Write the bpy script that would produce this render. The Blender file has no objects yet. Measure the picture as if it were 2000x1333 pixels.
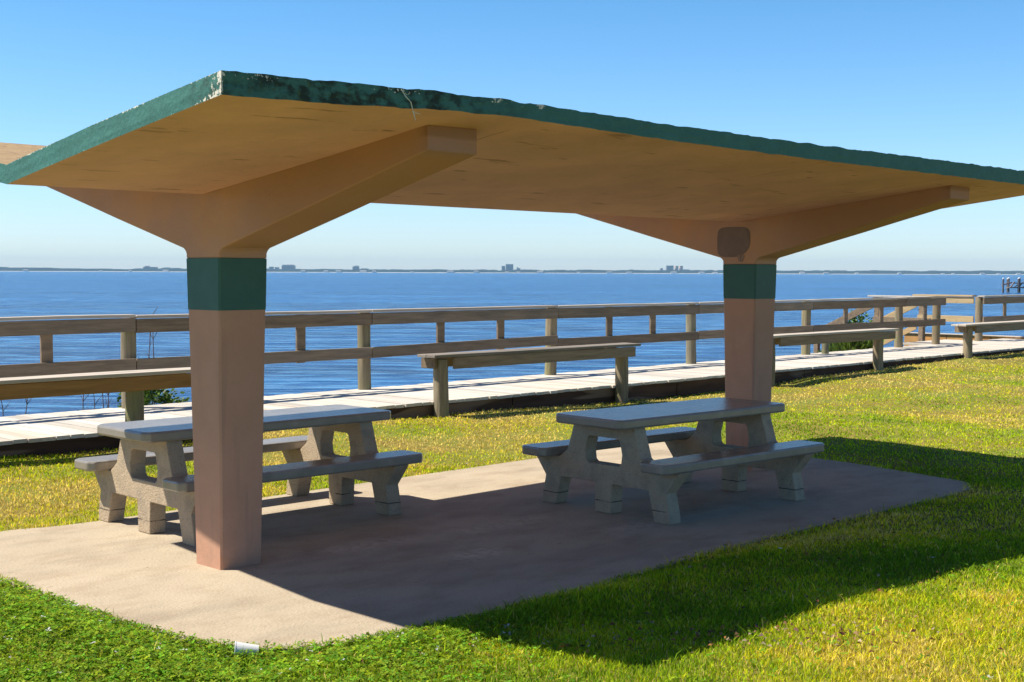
import bpy, bmesh, math, random
import numpy as np
from mathutils import Vector, Matrix, noise as mnoise
random.seed(7); rng = np.random.default_rng(11)
S = bpy.context.scene
COL = S.collection
# ------------------------------------------------------------------ camera
FPX, PITCH, ROLL, EYE = 2590.8, .0519, .0034, 1.9
cam = bpy.data.cameras.new('camera'); co = bpy.data.objects.new('camera', cam); COL.objects.link(co)
cam.sensor_width = 36; cam.lens = FPX/2000*36; cam.clip_start = .1; cam.clip_end = 40000
fw = Vector((0, math.cos(PITCH), -math.sin(PITCH))); up0 = Vector((0, math.sin(PITCH), math.cos(PITCH))); r0 = Vector((1, 0, 0))
cr, sr = math.cos(ROLL), math.sin(ROLL)
R_ = r0*cr + up0*sr; U_ = up0*cr - r0*sr
co.matrix_world = Matrix(((R_.x, U_.x, -fw.x, 0), (R_.y, U_.y, -fw.y, 0), (R_.z, U_.z, -fw.z, EYE), (0, 0, 0, 1)))
S.camera = co
# ------------------------------------------------------------------ sky, sun, exposure
SKY_T = ((.72, .85, 1.18, 1), (.48, .78, .98, 1), (.20, .32, .44, 1))      # clearer, bluer air than the model's
SUN_EL = math.radians(54.3); SUN_DIR = Vector((-.9995, -.032, 0))      # the sun stands to the left of the camera
w = bpy.data.worlds.new('World'); S.world = w; w.use_nodes = True
nt = w.node_tree; bg = nt.nodes['Background']
sky = nt.nodes.new('ShaderNodeTexSky'); sky.sky_type = 'NISHITA'; sky.sun_disc = False
sky.sun_elevation = SUN_EL; sky.sun_rotation = math.radians(-90); sky.altitude = 0; sky.air_density = 1.0; sky.dust_density = .2; sky.ozone_density = 1.5
hs = nt.nodes.new('ShaderNodeHueSaturation'); hs.inputs['Saturation'].default_value = 1.15
tcw = nt.nodes.new('ShaderNodeTexCoord'); sx_ = nt.nodes.new('ShaderNodeSeparateXYZ'); nt.links.new(tcw.outputs['Generated'], sx_.inputs[0])
rw = nt.nodes.new('ShaderNodeValToRGB'); nt.links.new(sx_.outputs[2], rw.inputs[0])
els = rw.color_ramp.elements; els[0].position = 0; els[0].color = SKY_T[0]; els[1].position = .2; els[1].color = SKY_T[1]; e3 = els.new(.65); e3.color = SKY_T[2]
mxw = nt.nodes.new('ShaderNodeMix'); mxw.data_type = 'RGBA'; mxw.blend_type = 'MULTIPLY'; mxw.inputs[0].default_value = 1
nt.links.new(sky.outputs[0], hs.inputs['Color']); nt.links.new(hs.outputs[0], mxw.inputs[6]); nt.links.new(rw.outputs[0], mxw.inputs[7]); nt.links.new(mxw.outputs[2], bg.inputs[0]); bg.inputs[1].default_value = .105
sl = bpy.data.lights.new('sun', 'SUN'); sl.energy = 5.0; sl.angle = math.radians(.5); sl.color = (1, .93, .80)
so = bpy.data.objects.new('sun', sl); COL.objects.link(so)
sv_ = Vector((SUN_DIR.x*math.cos(SUN_EL), SUN_DIR.y*math.cos(SUN_EL), math.sin(SUN_EL)))
so.rotation_euler = sv_.to_track_quat('Z', 'Y').to_euler(); so.location = (-20, 0, 30)
S.view_settings.view_transform = 'Standard'; S.view_settings.look = 'None'; S.view_settings.exposure = 0.70; S.view_settings.gamma = 1
S.render.engine = 'CYCLES'; S.cycles.max_bounces = 8

# ------------------------------------------------------------------ the shelter's frame: u along the row of columns, v towards the camera
X1, Y1, PSI = -1.8398, 8.5594, .8019
CP, SP = math.cos(PSI), math.sin(PSI)
def P(u, v, z=0.): return Vector((X1+u*CP+v*SP, Y1+u*SP-v*CP, z))
def UVof(X, Y): a = X-X1; b = Y-Y1; return a*CP+b*SP, a*SP-b*CP

# ------------------------------------------------------------------ materials
def mat(name, base, rough=.8, spec=.3, bump=0., bscale=30., var=0., vscale=4., stretch=(1, 1, 1), dark=None, attr=None, trans=0., coord='Object', metal=0.):
    m = bpy.data.materials.new(name); m.use_nodes = True; n = m.node_tree.nodes; l = m.node_tree.links
    b = n['Principled BSDF']; b.inputs['Roughness'].default_value = rough; b.inputs['Specular IOR Level'].default_value = spec; b.inputs['Metallic'].default_value = metal
    tc = n.new('ShaderNodeTexCoord'); mp = n.new('ShaderNodeMapping'); mp.inputs['Scale'].default_value = stretch
    l.new(tc.outputs[coord], mp.inputs[0])
    col = None
    rgb = n.new('ShaderNodeRGB'); rgb.outputs[0].default_value = (*base, 1); col = rgb.outputs[0]
    if attr:
        at = n.new('ShaderNodeAttribute'); at.attribute_name = attr; mx = n.new('ShaderNodeMix'); mx.data_type = 'RGBA'; mx.blend_type = 'MULTIPLY'; mx.inputs[0].default_value = 1
        l.new(col, mx.inputs[6]); l.new(at.outputs['Color'], mx.inputs[7]); col = mx.outputs[2]
    if var:
        t = n.new('ShaderNodeTexNoise'); t.inputs['Scale'].default_value = vscale; t.inputs['Detail'].default_value = 8; t.inputs['Roughness'].default_value = .65
        l.new(mp.outputs[0], t.inputs[0])
        cr_ = n.new('ShaderNodeValToRGB'); cr_.color_ramp.elements[0].position = .3; cr_.color_ramp.elements[1].position = .7
        d = dark or tuple(max(0, c*(1-var)) for c in (1, 1, 1)); cr_.color_ramp.elements[0].color = (*d, 1); cr_.color_ramp.elements[1].color = (1, 1, 1, 1)
        l.new(t.outputs[0], cr_.inputs[0])
        mx = n.new('ShaderNodeMix'); mx.data_type = 'RGBA'; mx.blend_type = 'MULTIPLY'; mx.inputs[0].default_value = 1
        l.new(col, mx.inputs[6]); l.new(cr_.outputs[0], mx.inputs[7]); col = mx.outputs[2]
    if bump:
        t2 = n.new('ShaderNodeTexNoise'); t2.inputs['Scale'].default_value = bscale; t2.inputs['Detail'].default_value = 6
        l.new(mp.outputs[0], t2.inputs[0]); bp = n.new('ShaderNodeBump'); bp.inputs['Strength'].default_value = bump; bp.inputs['Distance'].default_value = .01
        l.new(t2.outputs[0], bp.inputs['Height']); l.new(bp.outputs[0], b.inputs['Normal'])
    l.new(col, b.inputs['Base Color'])
    if trans:
        tr = n.new('ShaderNodeBsdfTranslucent'); ms = n.new('ShaderNodeMixShader'); ms.inputs[0].default_value = trans
        l.new(col, tr.inputs[0]); l.new(b.outputs[0], ms.inputs[1]); l.new(tr.outputs[0], ms.inputs[2]); l.new(ms.outputs[0], n['Material Output'].inputs[0])
    m['col'] = 0
    return m
class NG:
    """small helper to add nodes to a material"""
    def __init__(s, m): s.m = m; s.n = m.node_tree.nodes; s.l = m.node_tree.links; s.b = s.n['Principled BSDF']
    def new(s, t, **k):
        x = s.n.new(t)
        for a, b in k.items(): setattr(x, a, b)
        return x
    def cur(s): return s.b.inputs['Base Color'].links[0].from_socket
    def mixin(s, fac, color):
        mx = s.new('ShaderNodeMix', data_type='RGBA'); s.l.new(s.cur(), mx.inputs[6])
        if isinstance(color, tuple): mx.inputs[7].default_value = (*color, 1)
        else: s.l.new(color, mx.inputs[7])
        s.l.new(fac, mx.inputs[0]); s.l.new(mx.outputs[2], s.b.inputs['Base Color'])
    def math(s, op, a, b=None, c=None):
        x = s.new('ShaderNodeMath', operation=op)
        for i, q in enumerate((a, b, c)):
            if q is None: continue
            if isinstance(q, (int, float)): x.inputs[i].default_value = q
            else: s.l.new(q, x.inputs[i])
        return x.outputs[0]
    def noise(s, scale, detail=4, stretch=(1, 1, 1), coord='Object', rough=.6, loc=(0, 0, 0)):
        tc = s.new('ShaderNodeTexCoord'); mp = s.new('ShaderNodeMapping'); mp.inputs['Scale'].default_value = stretch; mp.inputs['Location'].default_value = loc
        s.l.new(tc.outputs[coord], mp.inputs[0]); t = s.new('ShaderNodeTexNoise'); t.inputs['Scale'].default_value = scale; t.inputs['Detail'].default_value = detail; t.inputs['Roughness'].default_value = rough
        s.l.new(mp.outputs[0], t.inputs[0]); return t.outputs[0]
    def ramp(s, x, lo, hi): 
        r = s.new('ShaderNodeMapRange'); r.inputs[1].default_value = lo; r.inputs[2].default_value = hi; s.l.new(x, r.inputs[0]); return r.outputs[0]
    def xyz(s):
        tc = s.new('ShaderNodeTexCoord'); q = s.new('ShaderNodeSeparateXYZ'); s.l.new(tc.outputs['Object'], q.inputs[0]); return q.outputs
    def box(s, axis_vals):
        """product of soft windows on object coordinates: [(axis, centre, half, soft)]"""
        q = s.xyz(); out = None
        for ax, c, h, sf in axis_vals:
            d = s.math('ABSOLUTE', s.math('SUBTRACT', q[ax], c)); r = s.ramp(d, h+sf, h-sf)
            out = r if out is None else s.math('MULTIPLY', out, r)
        return out

M = {}
M['soffit'] = mat('soffit_paint', (.80, .455, .36), .75, .25, bump=.35, bscale=22, var=.28, vscale=1.6)
g = NG(M['soffit'])
f = g.math('MULTIPLY', g.ramp(g.noise(4, 4, (.6, 3, 1)), .63, .70), .6); g.mixin(f, (.20, .10, .045))
f = g.math('MULTIPLY', g.ramp(g.noise(1.1, 3), .48, .62), .3); g.mixin(f, (.68, .38, .26))
q = g.xyz()
for sx0 in (.36, 3.32, 5.25): g.mixin(g.math('MULTIPLY', g.ramp(g.math('ABSOLUTE', g.math('SUBTRACT', q[0], g.math('ADD', sx0-.01, g.math('MULTIPLY', g.noise(3, 2), .03)))), .009, .004), g.math('MULTIPLY', g.ramp(g.noise(1.5, 2, loc=(sx0, 0, 0)), .42, .5), .6)), (.20, .09, .04))
M['rooftop'] = mat('roof_top_paint', (0.385, 0.267, 0.148), .85, .2, bump=.5, bscale=30, var=.35, vscale=6)
g = NG(M['rooftop']); g.mixin(g.math('MULTIPLY', g.ramp(g.noise(9, 5, (2, 1, 1)), .56, .66), .7), (.14, .09, .06))
M['fascia'] = mat('green_fascia_paint', (.050, .170, .145), .7, .3, bump=.5, bscale=40, var=.25, vscale=9)
g = NG(M['fascia'])
moss = g.math('MULTIPLY', g.box([(0, -.85, .85, .35), (1, -2.4, .25, .05)]), g.ramp(g.noise(14, 6, (1, 1, 1.5)), .42, .58))
g.mixin(g.math('MULTIPLY', moss, .92), (.012, .020, .012))
moss2 = g.math('MULTIPLY', g.box([(0, -1.0, .55, .2), (1, -2.4, .25, .05)]), g.ramp(g.noise(22, 4, loc=(4, 1, 0)), .58, .68)); g.mixin(g.math('MULTIPLY', moss2, .7), (.06, .09, .025))
at = g.new('ShaderNodeAttribute', attribute_name='chip'); ch = g.math('ADD', at.outputs['Fac'], g.math('MULTIPLY', g.noise(60, 6), 1.0)); g.mixin(g.ramp(ch, 1.04, 1.08), (.62, .58, .50))
M['column'] = mat('column_paint', (.52, .29, .195), .7, .3, bump=.2, bscale=35, var=.14, vscale=3)
g = NG(M['column'])
g.mixin(g.math('MULTIPLY', g.ramp(g.noise(14, 5, (1, 1, .10), loc=(6, 3, 1)), .56, .68), .28), (.30, .18, .14))
f = g.math('MULTIPLY', g.ramp(g.noise(3.5, 3, (1, 1, .35), loc=(2, 3, 1)), .5, .68), .35); g.mixin(f, (.48, .26, .16))
q = g.xyz(); low = g.math('MULTIPLY', g.ramp(q[2], .42, .1), g.box([(0, -.145, .03, .03), (1, -.135, .03, .03)])); rust = g.math('MULTIPLY', low, g.ramp(g.noise(6, 4, loc=(1, 0, 0)), .45, .62)); g.mixin(g.math('MULTIPLY', rust, .75), (.50, .19, .07))
base_ = g.math('MULTIPLY', g.ramp(q[2], .5, .05), g.ramp(g.noise(9, 5, loc=(4, 0, 0)), .45, .7)); g.mixin(g.math('MULTIPLY', base_, .35), (.30, .19, .13))
spot = g.math('MULTIPLY', g.ramp(g.noise(30, 2), .76, .79), .8); g.mixin(spot, (.08, .05, .04))
M['arm'] = mat('bracket_paint', (.53, .30, .20), .7, .3, bump=.2, bscale=35, var=.14, vscale=3)
g = NG(M['arm']); g.mixin(g.math('MULTIPLY', g.ramp(g.noise(2.2, 3), .45, .62), .5), (.58, .30, .13))
q = g.xyz(); g.mixin(g.math('MULTIPLY', g.math('MULTIPLY', g.ramp(q[2], 2.60, 2.615), g.ramp(q[1], -2.02, -2.1)), .85), (.36, .18, .07))  # contact shade under the soffit, put into the end block's colour
g.mixin(g.math('MULTIPLY', g.ramp(g.noise(30, 2, loc=(7, 0, 0)), .76, .79), .8), (.08, .05, .04))
g.mixin(g.math('MULTIPLY', g.ramp(q[1], -1.98, -2.1), .45), (.20, .10, .07))  # end face towards the camera shaded darker in its colour
g.mixin(g.math('MULTIPLY', g.math('MULTIPLY', g.ramp(q[1], -.25, -.9), g.ramp(q[1], -2.1, -2.0)), .7), (.40, .20, .095))
M['patch'] = mat('patched_mortar', (.25, .175, .15), .85, .2, bump=.3, bscale=40, var=.2, vscale=8)
M['chip'] = mat('chipped_paint', (.42, .28, .23), .9, .1, bump=.6, bscale=60, var=.5, vscale=40)
M['band'] = mat('green_band_paint', (.04, .135, .115), .55, .35, bump=.15, bscale=40, var=.2, vscale=5)
M['slab'] = mat('patio_concrete', (.46, .385, .285), .85, .2, bump=.6, bscale=45, var=.16, vscale=.9, stretch=(1, 1.5, 1))
g = NG(M['slab'])
g.mixin(g.math('MULTIPLY', g.ramp(g.noise(2.3, 8, (1, 1.6, 1)), .48, .72), .5), (.26, .19, .125))
g.mixin(g.math('MULTIPLY', g.ramp(g.noise(.8, 6, (1, 2.2, 1), loc=(2, 9, 0)), .50, .62), .35), (.225, .185, .15))
g.mixin(g.math('MULTIPLY', g.ramp(g.noise(45, 4, (1, 2.5, 1)), .56, .72), .55), (.20, .135, .085))
g.mixin(g.math('MULTIPLY', g.ramp(g.noise(80, 2, loc=(3, 3, 0)), .64, .72), .55), (.58, .50, .38))
g.mixin(g.math('MULTIPLY', g.ramp(g.noise(13, 3, (1, 2.8, 1), loc=(5, 0, 0)), .70, .73), .7), (.07, .045, .03))
g.mixin(g.math('MULTIPLY', g.ramp(g.noise(5.5, 3, (1, 3.5, 1), loc=(1, 5, 0)), .69, .73), .5), (.10, .06, .04))
for cx, cy, hx, hy, a in ((1.35, -.95, .22, .10, .75), (1.0, -.2, .35, .10, .5), (2.2, -.35, .5, .1, .4), (2.9, -1.1, .4, .12, .35)):
    g.mixin(g.math('MULTIPLY', g.math('MULTIPLY', g.box([(0, cx, hx, .12), (1, cy, hy, .09)]), g.ramp(g.noise(16, 6), .42, .56)), a), (.62, .53, .42))
M['table'] = mat('table_concrete', (.46, .36, .25), .8, .25, bump=.7, bscale=75, var=.16, vscale=7)
g = NG(M['table']); g.mixin(g.math('MULTIPLY', g.ramp(g.noise(70, 3), .60, .66), .65), (.15, .12, .09))
q = g.xyz(); seam = g.math('ABSOLUTE', g.math('SUBTRACT', q[2], g.math('ADD', .088, g.math('MULTIPLY', g.noise(9, 2), .012))))
g.mixin(g.math('MULTIPLY', g.ramp(seam, .006, .003), g.math('MULTIPLY', g.ramp(g.noise(5, 2), .38, .5), .85)), (.03, .025, .02))
g.mixin(g.math('MULTIPLY', g.ramp(g.noise(6, 5, loc=(3, 1, 0)), .52, .66), .4), (.20, .17, .14))
M['table_top'] = mat('table_top_concrete', (.27, .24, .20), .27, .85, bump=.14, bscale=90, var=.18, vscale=6)
g = NG(M['table_top']); g.mixin(g.math('MULTIPLY', g.ramp(g.noise(80, 3), .62, .68), .5), (.12, .10, .08)); g.mixin(g.math('MULTIPLY', g.ramp(g.noise(5, 6, loc=(8, 2, 0)), .55, .7), .35), (.42, .37, .30))
M['wood'] = mat('weathered_wood', (.30, .225, .155), .85, .2, bump=.5, bscale=14, var=.5, vscale=6, stretch=(.25, 3, 3), attr='tone')
g = NG(M['wood']); g.mixin(g.math('MULTIPLY', g.ramp(g.noise(3.2, 3, (.6, 1, 1)), .55, .7), .35), (.14, .12, .105))
g.mixin(g.math('MULTIPLY', g.ramp(g.noise(11, 2, (1, 1, 2)), .74, .78), .8), (.05, .035, .025))
M['wood_cap'] = mat('sunlit_top_wood', (0.557, 0.486, 0.414), .85, .2, bump=.5, bscale=16, var=.35, vscale=7, stretch=(.2, 3, 3), attr='tone')  # sunlit white of the flat top boards put into the base colour
M['plank'] = mat('deck_planks', (.62, .57, .505), .85, .2, bump=.5, bscale=16, var=.25, vscale=7, stretch=(3, .25, 3), attr='tone')
M['wood_pale'] = mat('pale_timber', (0.554, 0.400, 0.215), .8, .2, bump=.3, bscale=14, var=.3, vscale=5, stretch=(.4, .4, 3), attr='tone')  # paler, warmer tone than the weathered boards
g = NG(M['wood_pale']); g.mixin(g.math('MULTIPLY', g.ramp(g.noise(7, 2), .70, .76), .7), (.24, .12, .05))
M['wood_brown'] = mat('brown_bench_wood', (.45, .225, .075), .85, .2, bump=.4, bscale=14, var=.45, vscale=6, stretch=(.25, 3, 3), attr='tone')
M['post'] = mat('round_post_wood', (0.324, 0.267, 0.181), .9, .15, bump=.8, bscale=12, var=.55, vscale=7, stretch=(3, 3, .25), attr='tone')
g = NG(M['post']); g.mixin(g.math('MULTIPLY', g.ramp(g.noise(2.5, 3), .5, .65), .45), (.22, .24, .09))
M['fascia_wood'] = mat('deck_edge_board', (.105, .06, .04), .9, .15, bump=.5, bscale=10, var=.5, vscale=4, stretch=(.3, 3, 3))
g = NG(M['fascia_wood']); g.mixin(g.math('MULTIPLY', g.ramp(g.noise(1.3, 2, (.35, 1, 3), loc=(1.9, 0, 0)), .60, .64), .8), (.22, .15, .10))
M['dirt'] = mat('bank_earth', (.20, .15, .09), .95, .1, bump=.8, bscale=9, var=.5, vscale=3)
M['white'] = mat('white_paper', (0.667, 0.667, 0.667), .5, .4)
M['shade_in'] = mat('white_paper_inside', (.75, .74, .72), .6, .3)
M['grass'] = mat('grass_blade', (1, 1, 1), .65, .08, attr='tint', trans=.45)
M['leaf'] = mat('bush_leaf', (1, 1, 1), .5, .35, attr='tint', trans=.25)
M['twig'] = mat('dry_stem', (.17, .11, .09), .9, .1)
M['pile'] = mat('pile_wood', (.16, .14, .13), .9, .1, var=.4, vscale=4)
M['far_bldg'] = mat('far_building_wall', (0.350, 0.350, 0.358), .8, .2)
M['far_orange'] = mat('far_tower_wall_tan', (.62, .38, .28), .8, .2)
M['far_glass'] = mat('far_windows', (.10, .12, .15), .3, .5)
M['far_white'] = mat('far_house_wall', (0.654, 0.638, 0.600), .8, .2)
M['far_roof'] = mat('far_house_roof', (.30, .26, .24), .8, .2)
M['far_trees'] = mat('far_tree_mass', (.018, .040, .055), .95, .05, var=.5, vscale=.02, coord='Object')  # blue of the distant air mixed into the foliage colour
M['sand'] = mat('far_sand', (.70, .64, .52), .95, .1)

# ------------------------------------------------------------------ mesh helpers
class MB:
    def __init__(s): s.v = []; s.f = []; s.m = []; s.t = []; s.tone = (1, 1, 1)
    def add(s, vs, fs, mi=0):
        o = len(s.v); s.v += [Vector(x) for x in vs]; s.f += [tuple(i+o for i in f) for f in fs]; s.m += [mi]*len(fs); s.t += [s.tone]*len(vs)
    def rtone(s, a=.75, b=1.15, warm=.05):
        k = random.uniform(a, b); h = random.uniform(-warm, warm); s.tone = (k*(1+h), k, k*(1-h))
    def hexa(s, c, mi=0):
        """8 corners: bottom ring 0-3, top ring 4-7"""
        s.add(c, [(3, 2, 1, 0), (4, 5, 6, 7), (0, 1, 5, 4), (1, 2, 6, 5), (2, 3, 7, 6), (3, 0, 4, 7)], mi)
    def box(s, x0, x1, y0, y1, z0, z1, fr=None, mi=0):
        c = [(x0, y0, z0), (x1, y0, z0), (x1, y1, z0), (x0, y1, z0), (x0, y0, z1), (x1, y0, z1), (x1, y1, z1), (x0, y1, z1)]
        if fr: c = [fr(*q) for q in c]
        s.hexa(c, mi)
    def board(s, p, q, side, w_, h_, n=6, wob=.004, up=Vector((0, 0, 1)), mi=0):
        """plank from p to q (centre line), w_ across 'side', h_ along up, slightly warped"""
        p = Vector(p); q = Vector(q); side = Vector(side).normalized(); vs = []; sd = random.random()*99
        for i in range(n+1):
            c = p.lerp(q, i/n); a = mnoise.noise(Vector((sd+i*.4, 0, 0)))*wob; b = mnoise.noise(Vector((sd+i*.4, 9, 0)))*wob
            c = c+side*a+up*b
            for e, f in ((-1, -1), (1, -1), (1, 1), (-1, 1)): vs.append(c+side*(e*w_/2)+up*(f*h_/2))
        fs = [(3, 2, 1, 0)]
        for i in range(n):
            o = i*4
            for k in range(4): fs.append((o+k, o+(k+1) % 4, o+4+(k+1) % 4, o+4+k))
        o = n*4; fs.append((o, o+1, o+2, o+3)); s.add(vs, fs, mi)
    def lathe(s, base, axis, prof, n=14, jit=0., mi=0):
        """prof: [(dist along axis, radius)]"""
        base = Vector(base); ax = Vector(axis).normalized(); e1 = ax.orthogonal().normalized(); e2 = ax.cross(e1); vs = []; ph = random.random()*50
        for d, r in prof:
            for k in range(n):
                a = 2*math.pi*k/n; rr = r*(1+jit*mnoise.noise(Vector((math.cos(a)*1.3+ph, math.sin(a)*1.3, d*2.2))))
                vs.append(base+ax*d+(e1*math.cos(a)+e2*math.sin(a))*rr)
        fs = [tuple(range(n-1, -1, -1))]
        for j in range(len(prof)-1):
            for k in range(n): fs.append((j*n+k, j*n+(k+1) % n, (j+1)*n+(k+1) % n, (j+1)*n+k))
        fs.append(tuple(range((len(prof)-1)*n, len(prof)*n))); s.add(vs, fs, mi)
    def build(s, name, mats, parent=None, bevel=0., smooth=False):
        if not isinstance(mats, (list, tuple)): mats = [mats]
        me = bpy.data.meshes.new(name); vs = s.v
        if parent is not None:
            mi = parent.matrix_world.inverted(); vs = [mi @ v for v in vs]
        me.from_pydata([tuple(v) for v in vs], [], s.f)
        for m_ in mats: me.materials.append(m_)
        me.polygons.foreach_set('material_index', s.m)
        a = me.color_attributes.new('tone', 'FLOAT_COLOR', 'POINT'); a.data.foreach_set('color', np.array([(*t, 1) for t in s.t], dtype='f').ravel())
        bm = bmesh.new(); bm.from_mesh(me); bmesh.ops.recalc_face_normals(bm, faces=bm.faces); bm.to_mesh(me); bm.free()
        if smooth: me.shade_smooth()
        o = bpy.data.objects.new(name, me); COL.objects.link(o)
        if parent is not None: o.parent = parent
        if bevel:
            b = o.modifiers.new('bevel', 'BEVEL'); b.width = bevel; b.segments = 2; b.limit_method = 'ANGLE'; b.angle_limit = math.radians(35)
        return o
def tag(o, label=None, cat=None, group=None, kind=None):
    if label: o['label'] = label
    if cat: o['category'] = cat
    if group: o['group'] = group
    if kind: o['kind'] = kind
    return o
def empty(name, loc, rz=0.):
    o = bpy.data.objects.new(name, None); COL.objects.link(o); o.empty_display_size = .2
    o.location = loc; o.rotation_euler = (0, 0, rz); o.matrix_world = Matrix.Translation(Vector(loc)) @ Matrix.Rotation(rz, 4, 'Z'); return o
def copy_tree(o, parent=None):
    c = o.copy(); COL.objects.link(c)
    if parent is not None: c.parent = parent
    for ch in list(o.children): copy_tree(ch, c)
    return c
def bake(me_obj):  # nothing to bake; kept meshes plain
    return me_obj

# ------------------------------------------------------------------ ground
GU = [-400, -60, -3, .8, 1.3, 2.5, 4.5, 5.6, 6.6, 7.9, 10., 11.2, 12.6, 15., 16., 18., 19.5, 21.7, 24.3, 30, 400]
GZ = [q-.035 for q in [.13, .13, .14, .13, .11, .10, .14, .13, .105, .095, .03, .0, -.03, .10, .12, .14, .17, .19, .20, .21, .21]]
def gz(u, v, fine=True):
    u = np.asarray(u, float); v = np.asarray(v, float)
    edge = np.interp(u, GU, GZ)
    t = np.clip((-v-2.3)/2.6, 0, 1); t = t*t*(3-2*t); t2 = np.clip((u-6)/16, 0, 1)*np.clip((3.5-v)/8.6, 0, 1)
    z = -.016 + np.maximum(t*(edge+.016), t2*.16*np.minimum(1, np.maximum(0, edge+.06)/.2))
    q = np.clip((np.maximum(v-2.05, -u-1.25))/.45, 0, 1); z = z + .085*q*q*(3-2*q)*np.clip((7-u)/5, 0, 1)*(v > -2)
    q = np.clip((v-2.6)/1.3, 0, 1); z = z + .09*q*q*(3-2*q)*np.clip((5-u)/4, 0, 1)
    z = z + np.clip((-v-7.5)/.7, 0, 1)*(-1.9)
    far = np.clip((np.hypot(u, v)-12)/30, 0, 1)
    z = z + far*(.12*np.sin(u*.11+1)*np.cos(v*.13))*(v > -4.5)
    if fine:
        s_ = .010*np.sin(u*3.1+1.3*np.sin(v*2.3))*np.sin(v*2.7+u*.8)
        near = np.clip((np.maximum(np.abs(u-2.9)-4.2, np.abs(v)-2.1))/.4, 0, 1); z = z+s_*near
    return z
def axis_vals(lo, hi, flo, fhi, step, far):
    a = list(np.arange(flo, fhi+1e-6, step)); x, d = flo, step
    while x > lo: d *= far; x -= d; a.insert(0, max(x, lo))
    x, d = fhi, step
    while x < hi: d *= far; x += d; a.append(min(x, hi))
    return np.array(a)
us = axis_vals(-500, 600, -8, 32, .25, 1.25); vs_ = axis_vals(-9.2, 400, -9.2, 8, .2, 1.25)
UU, VV = np.meshgrid(us, vs_, indexing='ij'); ZZ = gz(UU, VV)
XX = X1+UU*CP+VV*SP; YY = Y1+UU*SP-VV*CP
def fgrid(n, m): 
    i, j = np.meshgrid(np.arange(n-1), np.arange(m-1), indexing='ij'); a = (i*m+j).ravel(); return np.stack([a, a+1, a+m+1, a+m], 1)
def np_mesh(name, V, F, mats, smooth=True):
    me = bpy.data.meshes.new(name); k = F.shape[1]
    me.vertices.add(len(V)); me.vertices.foreach_set('co', V.astype('f').ravel()); me.loops.add(F.size); me.loops.foreach_set('vertex_index', F.astype('i').ravel())
    me.polygons.add(len(F)); me.polygons.foreach_set('loop_start', np.arange(0, F.size, k, dtype='i')); me.polygons.foreach_set('loop_total', np.full(len(F), k, dtype='i'))
    me.update(calc_edges=True)
    for m_ in mats: me.materials.append(m_)
    if smooth: me.shade_smooth()
    o = bpy.data.objects.new(name, me); COL.objects.link(o); return o
mg = mat('lawn_soil_and_thatch', (0.272, 0.216, 0.048), .95, .1, bump=.9, bscale=25, var=.35, vscale=2.5)
g = NG(mg); g.mixin(g.ramp(g.noise(.9, 5), .42, .6), (.17, .20, .03)); g.mixin(g.math('MULTIPLY', g.ramp(g.noise(22, 4), .5, .65), .6), (.055, .06, .02))
g.mixin(g.math('MULTIPLY', g.ramp(g.noise(60, 3), .55, .7), .5), (.30, .24, .10))
ground = np_mesh('ground', np.stack([XX.ravel(), YY.ravel(), ZZ.ravel()], 1), fgrid(len(us), len(vs_)), [mg]); tag(ground, kind='structure')

# slab
SLAB = [(-1.0, -2.02), (-1.2, -1.6), (-1.24, -.9), (-1.25, 0), (-1.24, 1.0), (-1.16, 1.5), (-.94, 1.86), (-.5, 2.03), (.1, 2.09), (.92, 2.11), (1.8, 2.07), (2.6, 2.03), (4.5, 2.06), (5.9, 2.1), (6.4, 2.05), (6.68, 1.85), (6.8, 1.4), (6.95, .8), (7.05, .1), (7.1, -1.2), (7.0, -1.75), (6.6, -1.93), (5, -1.92), (2.5, -1.93), (.1, -1.94), (-.5, -2.06)]
def dense(poly, n=8):
    out = []; k = len(poly)
    for i in range(k):
        p0, p1, p2, p3 = [np.array(poly[(i+j-1) % k]) for j in range(4)]
        for t in np.linspace(0, 1, n, endpoint=False):
            a = .5*((2*p1)+(-p0+p2)*t+(2*p0-5*p1+4*p2-p3)*t*t+(-p0+3*p1-3*p2+p3)*t**3); out.append(tuple(a))
    return out
SD = dense(SLAB, 5)
root = Matrix.Translation(P(0, 0, 0)) @ Matrix.Rotation(PSI, 4, 'Z')
bm = bmesh.new(); ring = [bm.verts.new((a+.008*mnoise.noise(Vector((a*3, b*3, 0))), -b, 0)) for a, b in SD]; top = bm.faces.new(ring)
ex = bmesh.ops.extrude_face_region(bm, geom=[top]); 
for v in [q for q in ex['geom'] if isinstance(q, bmesh.types.BMVert)]: v.co.z = -.15
bmesh.ops.recalc_face_normals(bm, faces=bm.faces); me = bpy.data.meshes.new('patio_slab'); bm.to_mesh(me); bm.free(); me.materials.append(M['slab'])
slab = bpy.data.objects.new('pavement', me); COL.objects.link(slab); slab.matrix_world = root; tag(slab, kind='structure')

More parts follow.
